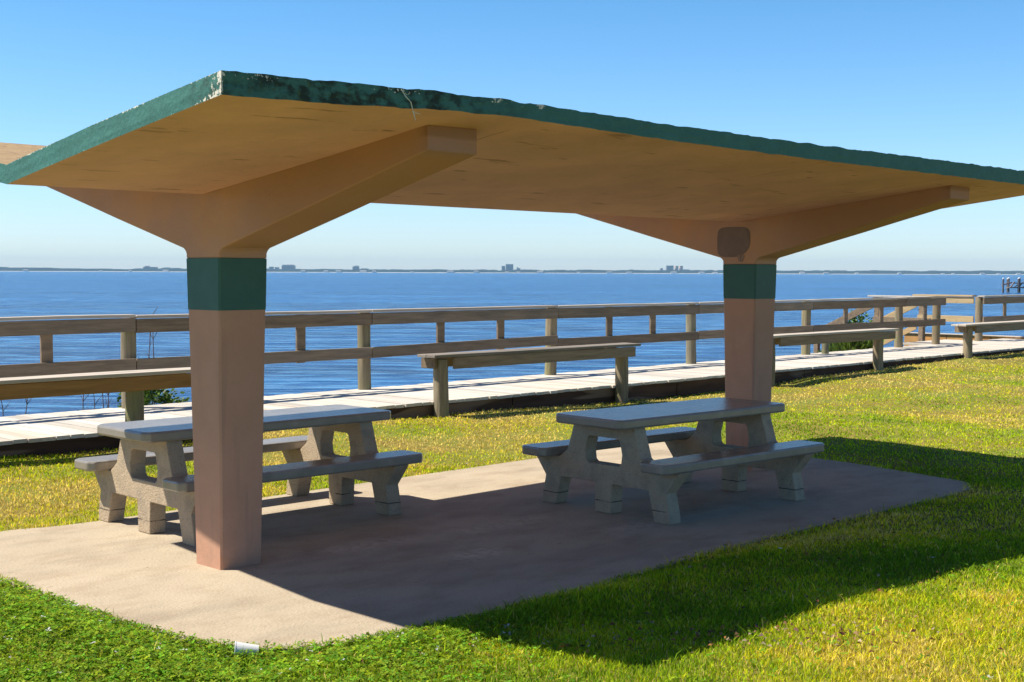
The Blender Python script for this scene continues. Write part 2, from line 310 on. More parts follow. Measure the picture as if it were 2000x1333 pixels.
# water
mw = bpy.data.materials.new('bay_water'); mw.use_nodes = True; g = NG(mw)
g.b.inputs['Roughness'].default_value = .22; g.b.inputs['IOR'].default_value = 1.33; g.b.inputs['Specular IOR Level'].default_value = .14
rgb = g.new('ShaderNodeRGB'); rgb.outputs[0].default_value = (.002, .050, .185, 1); g.l.new(rgb.outputs[0], g.b.inputs['Base Color'])
g.mixin(g.ramp(g.noise(.012, 6, (.35, 3.5, 1), coord='Object'), .44, .58), (.006, .095, .30))
g.mixin(g.math('MULTIPLY', g.ramp(g.noise(.07, 6, (.3, 2.5, 1), loc=(9, 2, 0)), .48, .6), .8), (.003, .032, .115))
g.mixin(g.math('MULTIPLY', g.ramp(g.noise(.9, 6, (.45, 2.0, 1), loc=(1, 7, 0)), .48, .62), .85), (.085, .26, .50))  # light catching the ripple facets, put into the water colour
g.mixin(g.math('MULTIPLY', g.ramp(g.noise(.35, 6, (.4, 2.2, 1), loc=(3, 1, 0)), .52, .64), .7), (.004, .035, .11))
n1 = g.noise(1.6, 6, (.55, 1.6, 1)); n2 = g.noise(.18, 4, (.5, 2., 1)); n3 = g.noise(7, 3, (.7, 1.5, 1))
hgt = g.math('ADD', g.math('MULTIPLY', n1, .35), g.math('ADD', g.math('MULTIPLY', n2, 1.6), g.math('MULTIPLY', n3, .05)))
bp = g.new('ShaderNodeBump'); bp.inputs['Strength'].default_value = 1; bp.inputs['Distance'].default_value = .8; g.l.new(hgt, bp.inputs['Height']); g.l.new(bp.outputs[0], g.b.inputs['Normal'])
wz = -1.45
wv = np.array([(-9000, -200, wz), (9000, -200, wz), (9000, 7000, wz), (-9000, 7000, wz)], float)
water = np_mesh('water', wv, np.array([[0, 1, 2, 3]]), [mw], False); tag(water, kind='structure')
# keep the land side dry: the ground sheet lies above the water everywhere but past the bank

# ------------------------------------------------------------------ shelter
uL, uR, vN, vF, ZV, SLP = -1.455, 7.42, 2.4, 2.18, 2.385, .12
TB_u = [-1.62, -1.33, -1.0, -.62, -.35, .16, 1.46, 3.2, 4.69, 6.58]; TB_b = [2.653, 2.661, 2.671, 2.691, 2.703, 2.714, 2.69, 2.678, 2.678, 2.677]; TB_t = [2.756, 2.766, 2.777, 2.787, 2.794, 2.797, 2.784, 2.781, 2.791, 2.796]
def zbot(u, v):
    b = ZV+(SLP if v > 0 else .155)*abs(v)
    if v > 0: b += (np.interp(u, TB_u, TB_b)-ZV-SLP*vN)*(v/vN)**2
    return b
def ztop(u, v):
    if v > 0: k = (v/vN)**2; return zbot(u, v)+.112*(1-k)+k*(np.interp(u, TB_u, TB_t)-np.interp(u, TB_u, TB_b))
    return zbot(u, v)+.11
shelter = empty('picnic_shelter', P(0, 0, 0), PSI)
tag(shelter, 'tan concrete picnic shelter with green-edged butterfly roof on two tapered columns', 'picnic shelter')
nu_ = 240; vv = [-vF, -1.6, -1.1, -.55, 0, .3, .55, .8, 1.1, 1.35, 1.6, 1.85, 2.12, vN]
bm = bmesh.new(); uu = np.linspace(uL, uR, nu_+1); chipv = {}
def jz(u, k): return mnoise.noise(Vector((u*6, k, 0)))*.011+mnoise.noise(Vector((u*19, k+5, 0)))*.005
T = {}; B = {}
for i, u in enumerate(uu):
    for j, v in enumerate(vv):
        u = uu[i]+(.12*(-v/vF) if v < 0 else -.072*v)*(1-(uu[i]-uL)/(uR-uL))
        edge = j == 0 or j == len(vv)-1 or i == 0 or i == nu_
        k = 3+j*.01 if (j in (0, len(vv)-1)) else 11
        dz = (jz(u, 1)-.004*(mnoise.noise(Vector((u*4, 40, 0))) > .25)) if edge and j == len(vv)-1 else (mnoise.noise(Vector((v*7, 2, 0)))*.006 if edge else 0)
        db = (jz(u, 21)*.55) if j == len(vv)-1 else 0
        dv = mnoise.noise(Vector((u*5, 8, v)))*.006 if j == len(vv)-1 else 0
        T[i, j] = bm.verts.new((u, -(v+dv), ztop(u, v)+dz)); B[i, j] = bm.verts.new((u, -(v+dv*.5), zbot(u, v)+db))
def fc(vs, mi): f = bm.faces.new(vs); f.material_index = mi; return f
for i in range(nu_):
    for j in range(len(vv)-1):
        fc((T[i, j], T[i, j+1], T[i+1, j+1], T[i+1, j]), 1); fc((B[i, j], B[i+1, j], B[i+1, j+1], B[i, j+1]), 0)
chip = {}
def side(a, b, c, d, key0, key1, rows=4, push=(0, 0)):
    pass
L2 = len(vv)-1; ROWS = 4
def column_pts(top_, bot_, nrm, s1, amp=.004):
    out = [bot_]
    for r in range(1, ROWS):
        t = r/ROWS; p = bot_.co.lerp(top_.co, t); o = mnoise.noise(Vector((s1*5, r*1.7, 3)))*amp
        out.append(bm.verts.new((p.x+nrm[0]*o, p.y+nrm[1]*o, p.z)))
    out.append(top_); return out
def strip(keys, nrm, seed):
    cols = [column_pts(T[k], B[k], nrm, seed+n*.05) for n, k in enumerate(keys)]
    for a, b in zip(cols[:-1], cols[1:]):
        for r in range(ROWS): fc((a[r], b[r], b[r+1], a[r+1]), 2)
    return cols
c_near = strip([(i, L2) for i in range(nu_+1)], (0, -1), 0); c_far = strip([(i, 0) for i in range(nu_+1)], (0, 1), 30)
c_left = strip([(0, j) for j in range(L2+1)], (-1, 0), 60); c_right = strip([(nu_, j) for j in range(L2+1)], (1, 0), 90)
bmesh.ops.remove_doubles(bm, verts=bm.verts, dist=1e-5); bmesh.ops.recalc_face_normals(bm, faces=bm.faces)
me = bpy.data.meshes.new('roof'); bm.to_mesh(me); bm.free()
for k in ('soffit', 'rooftop', 'fascia'): me.materials.append(M[k])
cf = []
for v in me.vertices:
    x, y, z = v.co; c = 0
    dt = ztop(x, -y)-z; dbt = z-zbot(x, -y)
    if -y > 2.33:   # near fascia
        if dt < .03: c = .36+.25*mnoise.noise(Vector((x*2.5, 3, 0)))+(.2 if 0 < x < .7 and mnoise.noise(Vector((x*9, 0, 0))) > .1 else 0)-(.2 if x > .9 else 0)
        if dbt < .012 and 2.5 < x < 5: c = .35+.2*mnoise.noise(Vector((x*9, 0, 0)))
        if x < uL-.15: c = .62
    if x < uL+.07*y+.012 and -y < 2.33 and -y > -.05:
        if dt < .012: c = .5+.25*mnoise.noise(Vector((y*6, 3, 0)))
        if dbt < .01: c = .42+.22*mnoise.noise(Vector((y*6, 9, 0)))
    if x < uL-.15 and -y > 2.36: c = .6
    cf.append(c)
a = me.attributes.new('chip', 'FLOAT', 'POINT'); a.data.foreach_set('value', np.array(cf, 'f'))
roof = bpy.data.objects.new('roof', me); COL.objects.link(roof); roof.parent = shelter

def ring_pts(hu, hv, z, ch=.012, u0=0):
    return [(u0-hu+ch, -hv, z), (u0+hu-ch, -hv, z), (u0+hu, -hv+ch, z), (u0+hu, hv-ch, z), (u0+hu-ch, hv, z), (u0-hu+ch, hv, z), (u0-hu, hv-ch, z), (u0-hu, -hv+ch, z)]
def lofted(mb, rings):
    vs = [p for r in rings for p in r]; n = len(rings[0]); fs = [tuple(range(n-1, -1, -1)), tuple(range((len(rings)-1)*n, len(rings)*n))]
    for j in range(len(rings)-1):
        for k in range(n): fs.append((j*n+k, j*n+(k+1) % n, (j+1)*n+(k+1) % n, (j+1)*n+k))
    mb.add([P(x, y, z) for x, y, z in vs], fs)
def wid(z): t = min(1, z/2.0); return (.1557+.026*t, .147+.0415*t)
for idx, u0 in enumerate((0, 5.946)):
    # lower shaft
    mb = MB(); rings = []
    for z in np.linspace(-.04, 1.653, 9): hu, hv = wid(max(z, 0)); rings.append(ring_pts(hu, hv, z, u0=u0))
    lofted(mb, rings)
    # the shaft is the column part itself; band and bracket are its pieces
    sh = mb.build('column', M['column'], shelter)
    loc = shelter.matrix_world.inverted() @ P(u0, 0, 0)
    sh.data.transform(Matrix.Translation(-loc)); sh.location = loc
    pm = shelter.matrix_world @ Matrix.Translation(loc)
    class _P: matrix_world = pm
    def sub(mb_, name, mats, bevel=0, smooth=False):
        o = mb_.build(name, mats, None, bevel, smooth); o.data.transform(pm.inverted()); o.parent = sh; return o
    mb = MB(); z0, z1 = 1.653, 1.981; lofted(mb, [ring_pts(wid(z)[0]+.003, wid(z)[1]+.003, z, u0=u0) for z in (z0, (z0+z1)/2, z1)]); sub(mb, 'green_band', M['band'])
    # bracket arms: outline in the v-z plane
    hu, hv = wid(1.981); vA = 2.12; zA = 2.532
    outl = [(-hv, 1.981)]; 
    half = [(hv, 1.981), (hv, 2.012), (hv+.012, 2.030), (hv+.035, 2.046), (1.09, 2.266), (1.55, 2.386), (vA, zA), (vA, zbot(u0, vA)+.004), (1.5, zbot(u0, 1.5)+.004), (.8, zbot(u0, .8)+.004), (0, ZV+.004)]
    pts = half+[(-a_, b_) for a_, b_ in half[-2::-1]]
    mb = MB(); n = len(pts); W_ = wid(2.0)[0]
    vs = [P(u0-W_, a_, b_) for a_, b_ in pts]+[P(u0+W_, a_, b_) for a_, b_ in pts]
    # faces as quads between the mirrored outline halves (keeps the caps planar)
    mb.add(vs, [tuple(range(n-1, -1, -1)), tuple(range(n, 2*n))]+[(i, (i+1) % n, (i+1) % n+n, i+n) for i in range(n)])
    sub(mb, 'bracket_arms', M['arm'], bevel=.010)
    if idx == 1:
        # grey mortar patch and the chip below it on the camera-left face
        mb = MB(); ctr = (0.0, 2.17); pl = []
        for k in range(40):
            a_ = 2*math.pi*k/40; ca, sa = math.cos(a_), math.sin(a_); e = .168/((abs(ca)**5+abs(sa)**5)**.2 if (ca < 0 or sa > 0) else 1)
            pl.append((-.065+e*ca*1.12, 2.195+e*sa*.86))
        uf = u0-W_; n = len(pl)
        mb.add([P(uf-.003, a_, b_) for a_, b_ in pl]+[P(uf+.01, a_, b_) for a_, b_ in pl], [tuple(range(n))]+[(i, (i+1) % n, (i+1) % n+n, i+n) for i in range(n)])
        sub(mb, 'mortar_patch', M['patch'])
        mb = MB(); pl = [(.02+.035*math.cos(t)*(1+.3*math.sin(3*t)), 2.04+.045*math.sin(t)*(1+.25*math.cos(2*t))) for t in np.linspace(0, 2*math.pi, 16, endpoint=False)]; n = len(pl)
        mb.add([P(uf-.006, a_, b_) for a_, b_ in pl]+[P(uf+.01, a_, b_) for a_, b_ in pl], [tuple(range(n))]+[(i, (i+1) % n, (i+1) % n+n, i+n) for i in range(n)])
        sub(mb, 'paint_chip', M['chip'])

# vine hanging off the fascia
mb = MB(); pts = [P(-.62, 2.415, 2.775), P(-.60, 2.42, 2.745), P(-.57, 2.425, 2.72), P(-.55, 2.42, 2.675), P(-.535, 2.42, 2.635)]
for a_, b_ in zip(pts[:-1], pts[1:]): mb.lathe(a_, b_-a_, [(0, .003), ((b_-a_).length, .002)], 5)
mb.lathe(pts[3], P(-.49, 2.42, 2.665)-pts[3], [(0, .002), (.05, .0012)], 5)
vine = mb.build('hanging_rootlet', mat('pale_rootlet', (.55, .58, .50), .8), None); tag(vine, 'thin pale dried rootlet dangling over the green roof edge', 'dried vine')

# ------------------------------------------------------------------ picnic tables
def slab_shape(mb, hx, hy, z0, z1, cut, fr):
    """rectangular slab with clipped corners"""
    ring = [(-hx+cut, -hy), (hx-cut, -hy), (hx, -hy+cut), (hx, hy-cut), (hx-cut, hy), (-hx+cut, hy), (-hx, hy-cut), (-hx, -hy+cut)]
    n = 8; vs = [fr(x, y, z0) for x, y in ring]+[fr(x, y, z1) for x, y in ring]
    mb.add(vs, [tuple(range(n-1, -1, -1)), tuple(range(n, 2*n))]+[(i, (i+1) % n, (i+1) % n+n, i+n) for i in range(n)])
def frame_mesh(name, parent, x0, x1):
    """precast leg frame: outline (b,z) with three feet and a window"""
    R = [(.085, .0), (.095, .235), (.475, .235), (.54, 0), (.70, 0), (.685, .10), (.655, .23), (.735, .33), (.79, .40), (.50, .40), (.455, .43), (.40, .47), (.325, .70)]
    outer = [(b, z) for b, z in R]+[(-b, z) for b, z in R[::-1]]
    win = [(-.165, .385), (.165, .385), (.19, .405), (.20, .48), (.175, .585), (.155, .60), (-.155, .60), (-.175, .585), (-.20, .48), (-.19, .405)]
    bm = bmesh.new(); ov = [bm.verts.new((0, b, z)) for b, z in outer]; wv_ = [bm.verts.new((0, b, z)) for b, z in win]
    es = [bm.edges.new((ov[i], ov[(i+1) % len(ov)])) for i in range(len(ov))]+[bm.edges.new((wv_[i], wv_[(i+1) % len(wv_)])) for i in range(len(wv_))]
    bmesh.ops.triangle_fill(bm, use_beauty=True, use_dissolve=False, edges=es)
    for v in bm.verts: v.co.x = x0
    ex = bmesh.ops.extrude_face_region(bm, geom=list(bm.faces))
    for v in [q for q in ex['geom'] if isinstance(q, bmesh.types.BMVert)]: v.co.x = x1
    bmesh.ops.recalc_face_normals(bm, faces=bm.faces)
    me = bpy.data.meshes.new(name); bm.to_mesh(me); bm.free(); me.materials.append(M['table'])
    o = bpy.data.objects.new(name, me); COL.objects.link(o); o.parent = parent
    b = o.modifiers.new('bevel', 'BEVEL'); b.width = .008; b.segments = 2; b.limit_method = 'ANGLE'; b.angle_limit = math.radians(30)
    return o
def table(u0, v0, rot, half, fx, label):
    loc = P(u0, v0, 0.001); t = empty('picnic_table', loc, PSI-rot); tag(t, label, 'picnic table', 'concrete picnic tables under the shelter')
    fr = lambda x, y, z: t.matrix_world @ Vector((x, y, z))
    mb = MB(); slab_shape(mb, half, .375, .702, .776, .05, fr); mb.build('tabletop', M['table_top'], t, bevel=.016)
    for s_ in (-1, 1):
        mb = MB(); slab_shape(mb, half-.03, .145, .402, .475, .045, lambda x, y, z: fr(x, y+s_*.655, z)); mb.build('bench_seat', M['table_top'], t, bevel=.014)
    for x in fx: frame_mesh('leg_frame', t, x, x+.13)
    return t
table(1.055, -1.25, .03, 1.115, (-.925, .79), 'concrete picnic table partly in sun, behind the nearer column')
table(3.965, .61, .065, 1.06, (-.855, .735), 'concrete picnic table wholly in shade, in front of the farther column')

# ------------------------------------------------------------------ boardwalk deck
DZ = .26
mb = MB(); u = -14.
while u < 46:
    wd = .14; mb.rtone(.80, 1.12, .05); a0 = -5.06+random.uniform(-.02, .015); a1 = -7.16+random.uniform(-.02, .02)
    zt = DZ+random.uniform(-.003, .003)
    vs = [P(u, a1, zt-.038), P(u+wd, a1, zt-.038), P(u+wd, a0, zt-.038), P(u, a0, zt-.038), P(u, a1, zt), P(u+wd, a1, zt), P(u+wd, a0, zt), P(u, a0, zt)]
    if 24.0 < u < 26.4:
        vs = [q+(P(0, -.78, 0)-P(0, 0, 0)) if i % 4 in (0, 1) else q for i, q in enumerate(vs)]
    mb.hexa(vs); u += wd+.008
deck = mb.build('boardwalk', M['plank'], None); tag(deck, kind='structure')
deck.data.transform(root.inverted()); deck.matrix_world = root
def skirt(mb, u0, u1, v, th, z0, z1):
    mb.board(P(u0, v, (z0+z1)/2), P(u1, v, (z0+z1)/2), P(0, 1)-P(0, 0), th, z1-z0, n=10, wob=.012)
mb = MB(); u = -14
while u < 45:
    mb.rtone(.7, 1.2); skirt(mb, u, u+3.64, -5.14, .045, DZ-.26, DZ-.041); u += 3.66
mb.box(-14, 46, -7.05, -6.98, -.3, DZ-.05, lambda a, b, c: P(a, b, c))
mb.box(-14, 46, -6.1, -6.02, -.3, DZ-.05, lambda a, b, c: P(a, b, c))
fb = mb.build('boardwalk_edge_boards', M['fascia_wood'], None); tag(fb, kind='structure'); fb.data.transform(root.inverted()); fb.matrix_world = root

# ------------------------------------------------------------------ railings
RV = P(0, 1)-P(0, 0); RU = P(1, 0)-P(0, 0); UPV = Vector((0, 0, 1))
def round_post(mb, u, v, z0, z1, r=.095):
    mb.rtone(.8, 1.15, .06); mb.lathe(P(u, v, z0), UPV+Vector((random.uniform(-.012, .012), random.uniform(-.012, .012), 0)), [(0, r*1.02)]+[((z1-z0)*k/8, r*(1-.06*k/8)) for k in range(1, 8)]+[(z1-z0-.01, r*.93), (z1-z0, r*.86)], 14, .10)
def rail_run(root_, posts, pickets, u0, u1, v=-7.03, zb=DZ-.3, mids=None, joint=3.7):
    for u in posts:
        mb = MB(); round_post(mb, u, v, zb, 1.335); mb.build('post', M['post'], root_, smooth=True)
    for u in pickets:
        mb = MB(); mb.rtone(); mb.board(P(u, v+.105, .69), P(u, v+.105, 1.33), RU, .14, .038, n=3, up=RV, wob=.003); mb.build('picket', M['wood'], root_, bevel=.004)
    js = [u0]+[p for p in posts if u0+.5 < p < u1-.5]+[u1]
    for k, (a_, b_) in enumerate(zip(js[:-1], js[1:])):
        e = .006; dz = random.uniform(-.008, .008)
        mb = MB(); mb.rtone(.9, 1.12, .03); mb.board(P(a_+e, v+.085, 1.358+dz), P(b_-e, v+.085, 1.358+dz), RV, .17, .036, n=8, wob=.008); mb.build('cap_rail', M['wood_cap'], root_, bevel=.004)
        mb = MB(); mb.rtone(); mb.board(P(a_+e, v+.145, 1.25+dz), P(b_-e, v+.145, 1.25+dz), RV, .04, .165, n=8, wob=.006); mb.build('top_rail', M['wood'], root_, bevel=.004)
        za, zb_ = (.78, .78) if mids is None else mids.get(k, (.78, .78))
        mb = MB(); mb.rtone(); mb.board(P(a_+e, v+.145, za), P(b_-e, v+.145, zb_), RV, .04, .15, n=8, wob=.006); mb.build('mid_rail', M['wood'], root_, bevel=.004)
posts = [-11.2, -7.5, -3.9, -.35, 3.33, 6.96, 10.8, 14.57, 18.43, 22.27, 24.05]
rl = empty('railing', P(3.33, -7.03, DZ), PSI); tag(rl, 'long weathered timber railing along the waterside edge of the boardwalk', 'railing')
rail_run(rl, posts, [-10, -8.7, -6.3, -5.1, -2.7, -1.5, .85, 2.23, 4.55, 5.78, 8.3, 9.55, 12.13, 13.3, 15.8, 17.0, 19.78, 21.28, 23.28], -11.3, 24.2,
         mids={3: (.785, .785), 5: (.78, .825), 6: (.77, .77)})
r2 = empty('railing', P(26.3, -7.03, DZ), PSI); tag(r2, 'weathered timber railing continuing right of the gap at the water steps', 'railing')
rail_run(r2, [26.3, 30., 33.7, 37.4, 41.1], [27.5, 28.8, 31.2, 32.5, 34.9, 36.2, 38.6, 39.9], 26.2, 41.2)
# stair landing rails: two returns away from the boardwalk, and the handrails that go down with the steps
def return_rail(uc, railm, label, cap, ln=1.6, low=True):
    e = empty('stair_railing', P(uc, -8.5, DZ), PSI); tag(e, label, 'stair railing', 'railings of the steps down to the water')
    mb = MB(); mb.rtone(); mb.board(P(uc, -8.55, -.4), P(uc, -8.55, 1.33), RU, .14, .12, n=4, up=RV); mb.build('post', M['wood'], e, bevel=.006)
    for nm, z, h_, m_ in (('top_rail', 1.25, .16, railm), ('mid_rail', .785, .155, railm)):
        mb = MB(); mb.rtone(.9, 1.1); mb.board(P(uc-.1, -7.15, z), P(uc-.1, -8.62, z), RU, .04, h_, n=4); mb.build(nm, m_, e, bevel=.004)
    mb = MB(); mb.rtone(.95, 1.1); mb.board(P(uc-.03, -7.17, 1.357), P(uc-.03, -8.75, 1.357), RU, .24, .036, n=4); mb.build('cap_rail', cap, e, bevel=.004)
    sl_ = .49
    for nm, z, h_, th in (('handrail', 1.13, .14, .04), ('lower_handrail', .56, .13, .04))[:2 if low else 1]:
        mb = MB(); mb.rtone(.9, 1.1); d = Vector(P(0, -1)-P(0, 0)); upx = (UPV+d*sl_).normalized()
        mb.board(P(uc-.1, -8.66, z), P(uc-.1, -8.66-ln, z-sl_*ln), RU, th, h_, n=4, up=upx); mb.build(nm, railm, e, bevel=.004)
    mb = MB(); mb.board(P(uc-.03, -8.66, 1.22), P(uc-.03, -8.66-ln, 1.22-sl_*ln), RU, .14, .036, n=4, up=(UPV+Vector(P(0, -1)-P(0, 0))*sl_).normalized()); mb.build('handrail_cap', railm, e, bevel=.004)
    mb = MB(); mb.board(P(uc, -8.5-ln, -1.9), P(uc, -8.5-ln, 1.05-sl_*ln), RU, .12, .12, n=3, up=RV); mb.build('lower_post', M['wood'], e, bevel=.006)
return_rail(24.1, M['wood'], 'left handrail of the water steps, its sloping boards passing behind the long railing', M['wood_cap'], 1.7, False)
return_rail(26.35, M['wood_pale'], 'right handrail of the water steps, pale sunlit boards across the railing gap', M['wood_pale'])
st = MB(); 
for k in range(7): st.rtone(); st.box(24.15, 26.3, -8.27-k*.3, -7.98-k*.3, DZ-.22-k*.17, DZ-.18-k*.17, lambda a, b, c: P(a, b, c))
steps = st.build('beach_steps', M['wood'], None, bevel=.004); tag(steps, 'timber steps going down to the water between the two handrails', 'steps')
# low retaining timber wall beyond the steps
lw = empty('timber_wall', P(28, -8, 0), PSI); tag(lw, 'low orange timber retaining wall beyond the water steps', 'low wall')
vv0 = -6.3
for k in range(6):
    mb = MB(); mb.rtone(.8, 1.1, .12); mb.box(28, 28.1, vv0-k*.6-.585, vv0-k*.6, -1.5, .300, lambda a, b, c: P(a, b, c)); mb.build('wall_panel', mat('orange_timber', (0.667, 0.333, 0.108), .85, var=.3, vscale=4, attr='tone') if k == 0 else bpy.data.materials['orange_timber'], lw, bevel=.006)
mb = MB(); mb.box(27.96, 28.2, vv0-3.62, vv0+.02, .303, .325, lambda a, b, c: P(a, b, c)); mb.build('wall_cap', M['wood_cap'], lw, bevel=.004)
# short pile past the boardwalk
mb = MB(); round_post(mb, 18.95, -6.9, DZ-.5, .62, .075); o = mb.build('short_post', M['post'], None, smooth=True); tag(o, 'short greenish round post seen under the bench right of the farther column', 'post')

# ------------------------------------------------------------------ timber benches
def bench(u0, u1, posts, label, tone=1., brown=False):
    e = empty('timber_bench', P(posts[0], -5.15, 0), PSI); tag(e, label, 'bench', 'timber benches along the boardwalk')
    wm = M['wood_brown'] if brown else M['wood']
    for u in posts:
        zb = float(gz(u, -4.95, False))-.2
        mb = MB(); round_post(mb, u, -5.0, zb, .80, .10); mb.build('post', M['post'], e, smooth=True)
    for k in range(2):
        mb = MB(); mb.rtone(.9, 1.1, .03); vc = -4.93-k*.165; mb.board(P(u0, vc, .845), P(u1, vc, .845), RV, .158, .036, n=10, wob=.006); mb.build('seat_board', M['wood_cap'] if not label.startswith('weathered timber bench behind') else M['wood_grey'], e, bevel=.004)
    for v in (-4.875, -5.235):
        mb = MB(); mb.rtone(.9, 1.15); mb.board(P(posts[0]+.10, v, .748), P(u1-.12, v, .748), RV, .038, .145, n=10, wob=.006); mb.build('apron_board', wm, e, bevel=.004)
    for u in posts:
        mb = MB(); mb.rtone(); mb.board(P(u-.125, -4.97, .748), P(u-.125, -5.22, .748), RU, .04, .13, n=2); mb.build('cross_board', wm, e, bevel=.004)
M['wood_grey'] = mat('grey_bench_wood', (.27, .235, .20), .85, .2, bump=.4, bscale=14, var=.4, vscale=6, stretch=(.25, 3, 3), attr='tone')
bench(-1.6, 3.1, (-1.2, 2.22), 'brown timber bench at the left edge of the photo, left of the nearer column', brown=True)
bench(6.28, 10.38, (6.53, 10.12), 'weathered timber bench behind the tables, between the two columns')
bench(13.7, 18.15, (14.0, 17.63), 'timber bench just right of the farther column, its seat top bright in the sun')
bench(20.95, 25.4, (21.36, 25.0), 'timber bench at the far right edge, in front of the gap by the steps')

# ------------------------------------------------------------------ paper cup
cup = empty('paper_cup', P(-1.16, 1.72, 0)); tag(cup, 'white paper cup lying on its side in the grass at the slab edge', 'cup')
ax = Vector((1, .22, -.10)).normalized(); mouth = P(-1.13, 1.775, .024)+Vector((-.02, -.02, 0)); L_ = .115
mb = MB(); n = 28; e1 = ax.orthogonal().normalized(); e2 = ax.cross(e1)
def rg(d, r): return [mouth+ax*d+(e1*math.cos(2*math.pi*k/n)+e2*math.sin(2*math.pi*k/n))*r for k in range(n)]
R4 = [rg(0, .041), rg(L_, .027), rg(L_-.004, .026), rg(0, .0395)]; vs = [p for r in R4 for p in r]; fs = []
fs += [(k, (k+1) % n, n+(k+1) % n, n+k) for k in range(n)]+[(3*n+k, 3*n+(k+1) % n, 2*n+(k+1) % n, 2*n+k) for k in range(n)]+[(k, (k+1) % n, 3*n+(k+1) % n, 3*n+k) for k in range(n)]
fs += [tuple(range(n, 2*n)), tuple(range(2*n, 3*n))]
mb.add(vs, fs); mb.build('cup_body', M['white'], cup, smooth=False)
mb = MB()
for k in range(n):
    a_, b_ = R4[0][k], R4[0][(k+1) % n]; mb.lathe(a_, b_-a_, [(0, .0025), ((b_-a_).length, .0025)], 6)
mb.build('cup_rim', M['white'], cup)

# ------------------------------------------------------------------ grass
def in_slab(u, v, pad=0.):
    poly = np.array(SD); x = poly[:, 0]; y = poly[:, 1]; inside = np.zeros(u.shape, bool); j = len(x)-1
    cx, cy = 2.9, 0
    if not np.isscalar(pad) or pad: u = u+np.sign(u-cx)*pad*np.minimum(1, np.abs(u-cx)/3); v = v+np.sign(v)*pad
    for i in range(len(x)):
        c = ((y[i] > v) != (y[j] > v)) & (u < (x[j]-x[i])*(v-y[i])/(y[j]-y[i]+1e-12)+x[i]); inside ^= c; j = i
    return inside
def sm(x, y, s, ph=0):
    x = x*s; y = y*s; return (np.sin(x+1.7*np.sin(y*.8+ph)+ph)+np.sin(y*1.3+1.3*np.sin(x*.7+2+ph))+np.sin((x+y)*.9+2.1*np.sin((x-y)*.6+ph)))/3
def sample(d0, d1, dens, side=.50):
    n = int((d1**2-d0**2)*side*dens); d = np.sqrt(rng.uniform(d0**2, d1**2, n)); X = rng.uniform(-1, 1, n)*d*side; return X, d
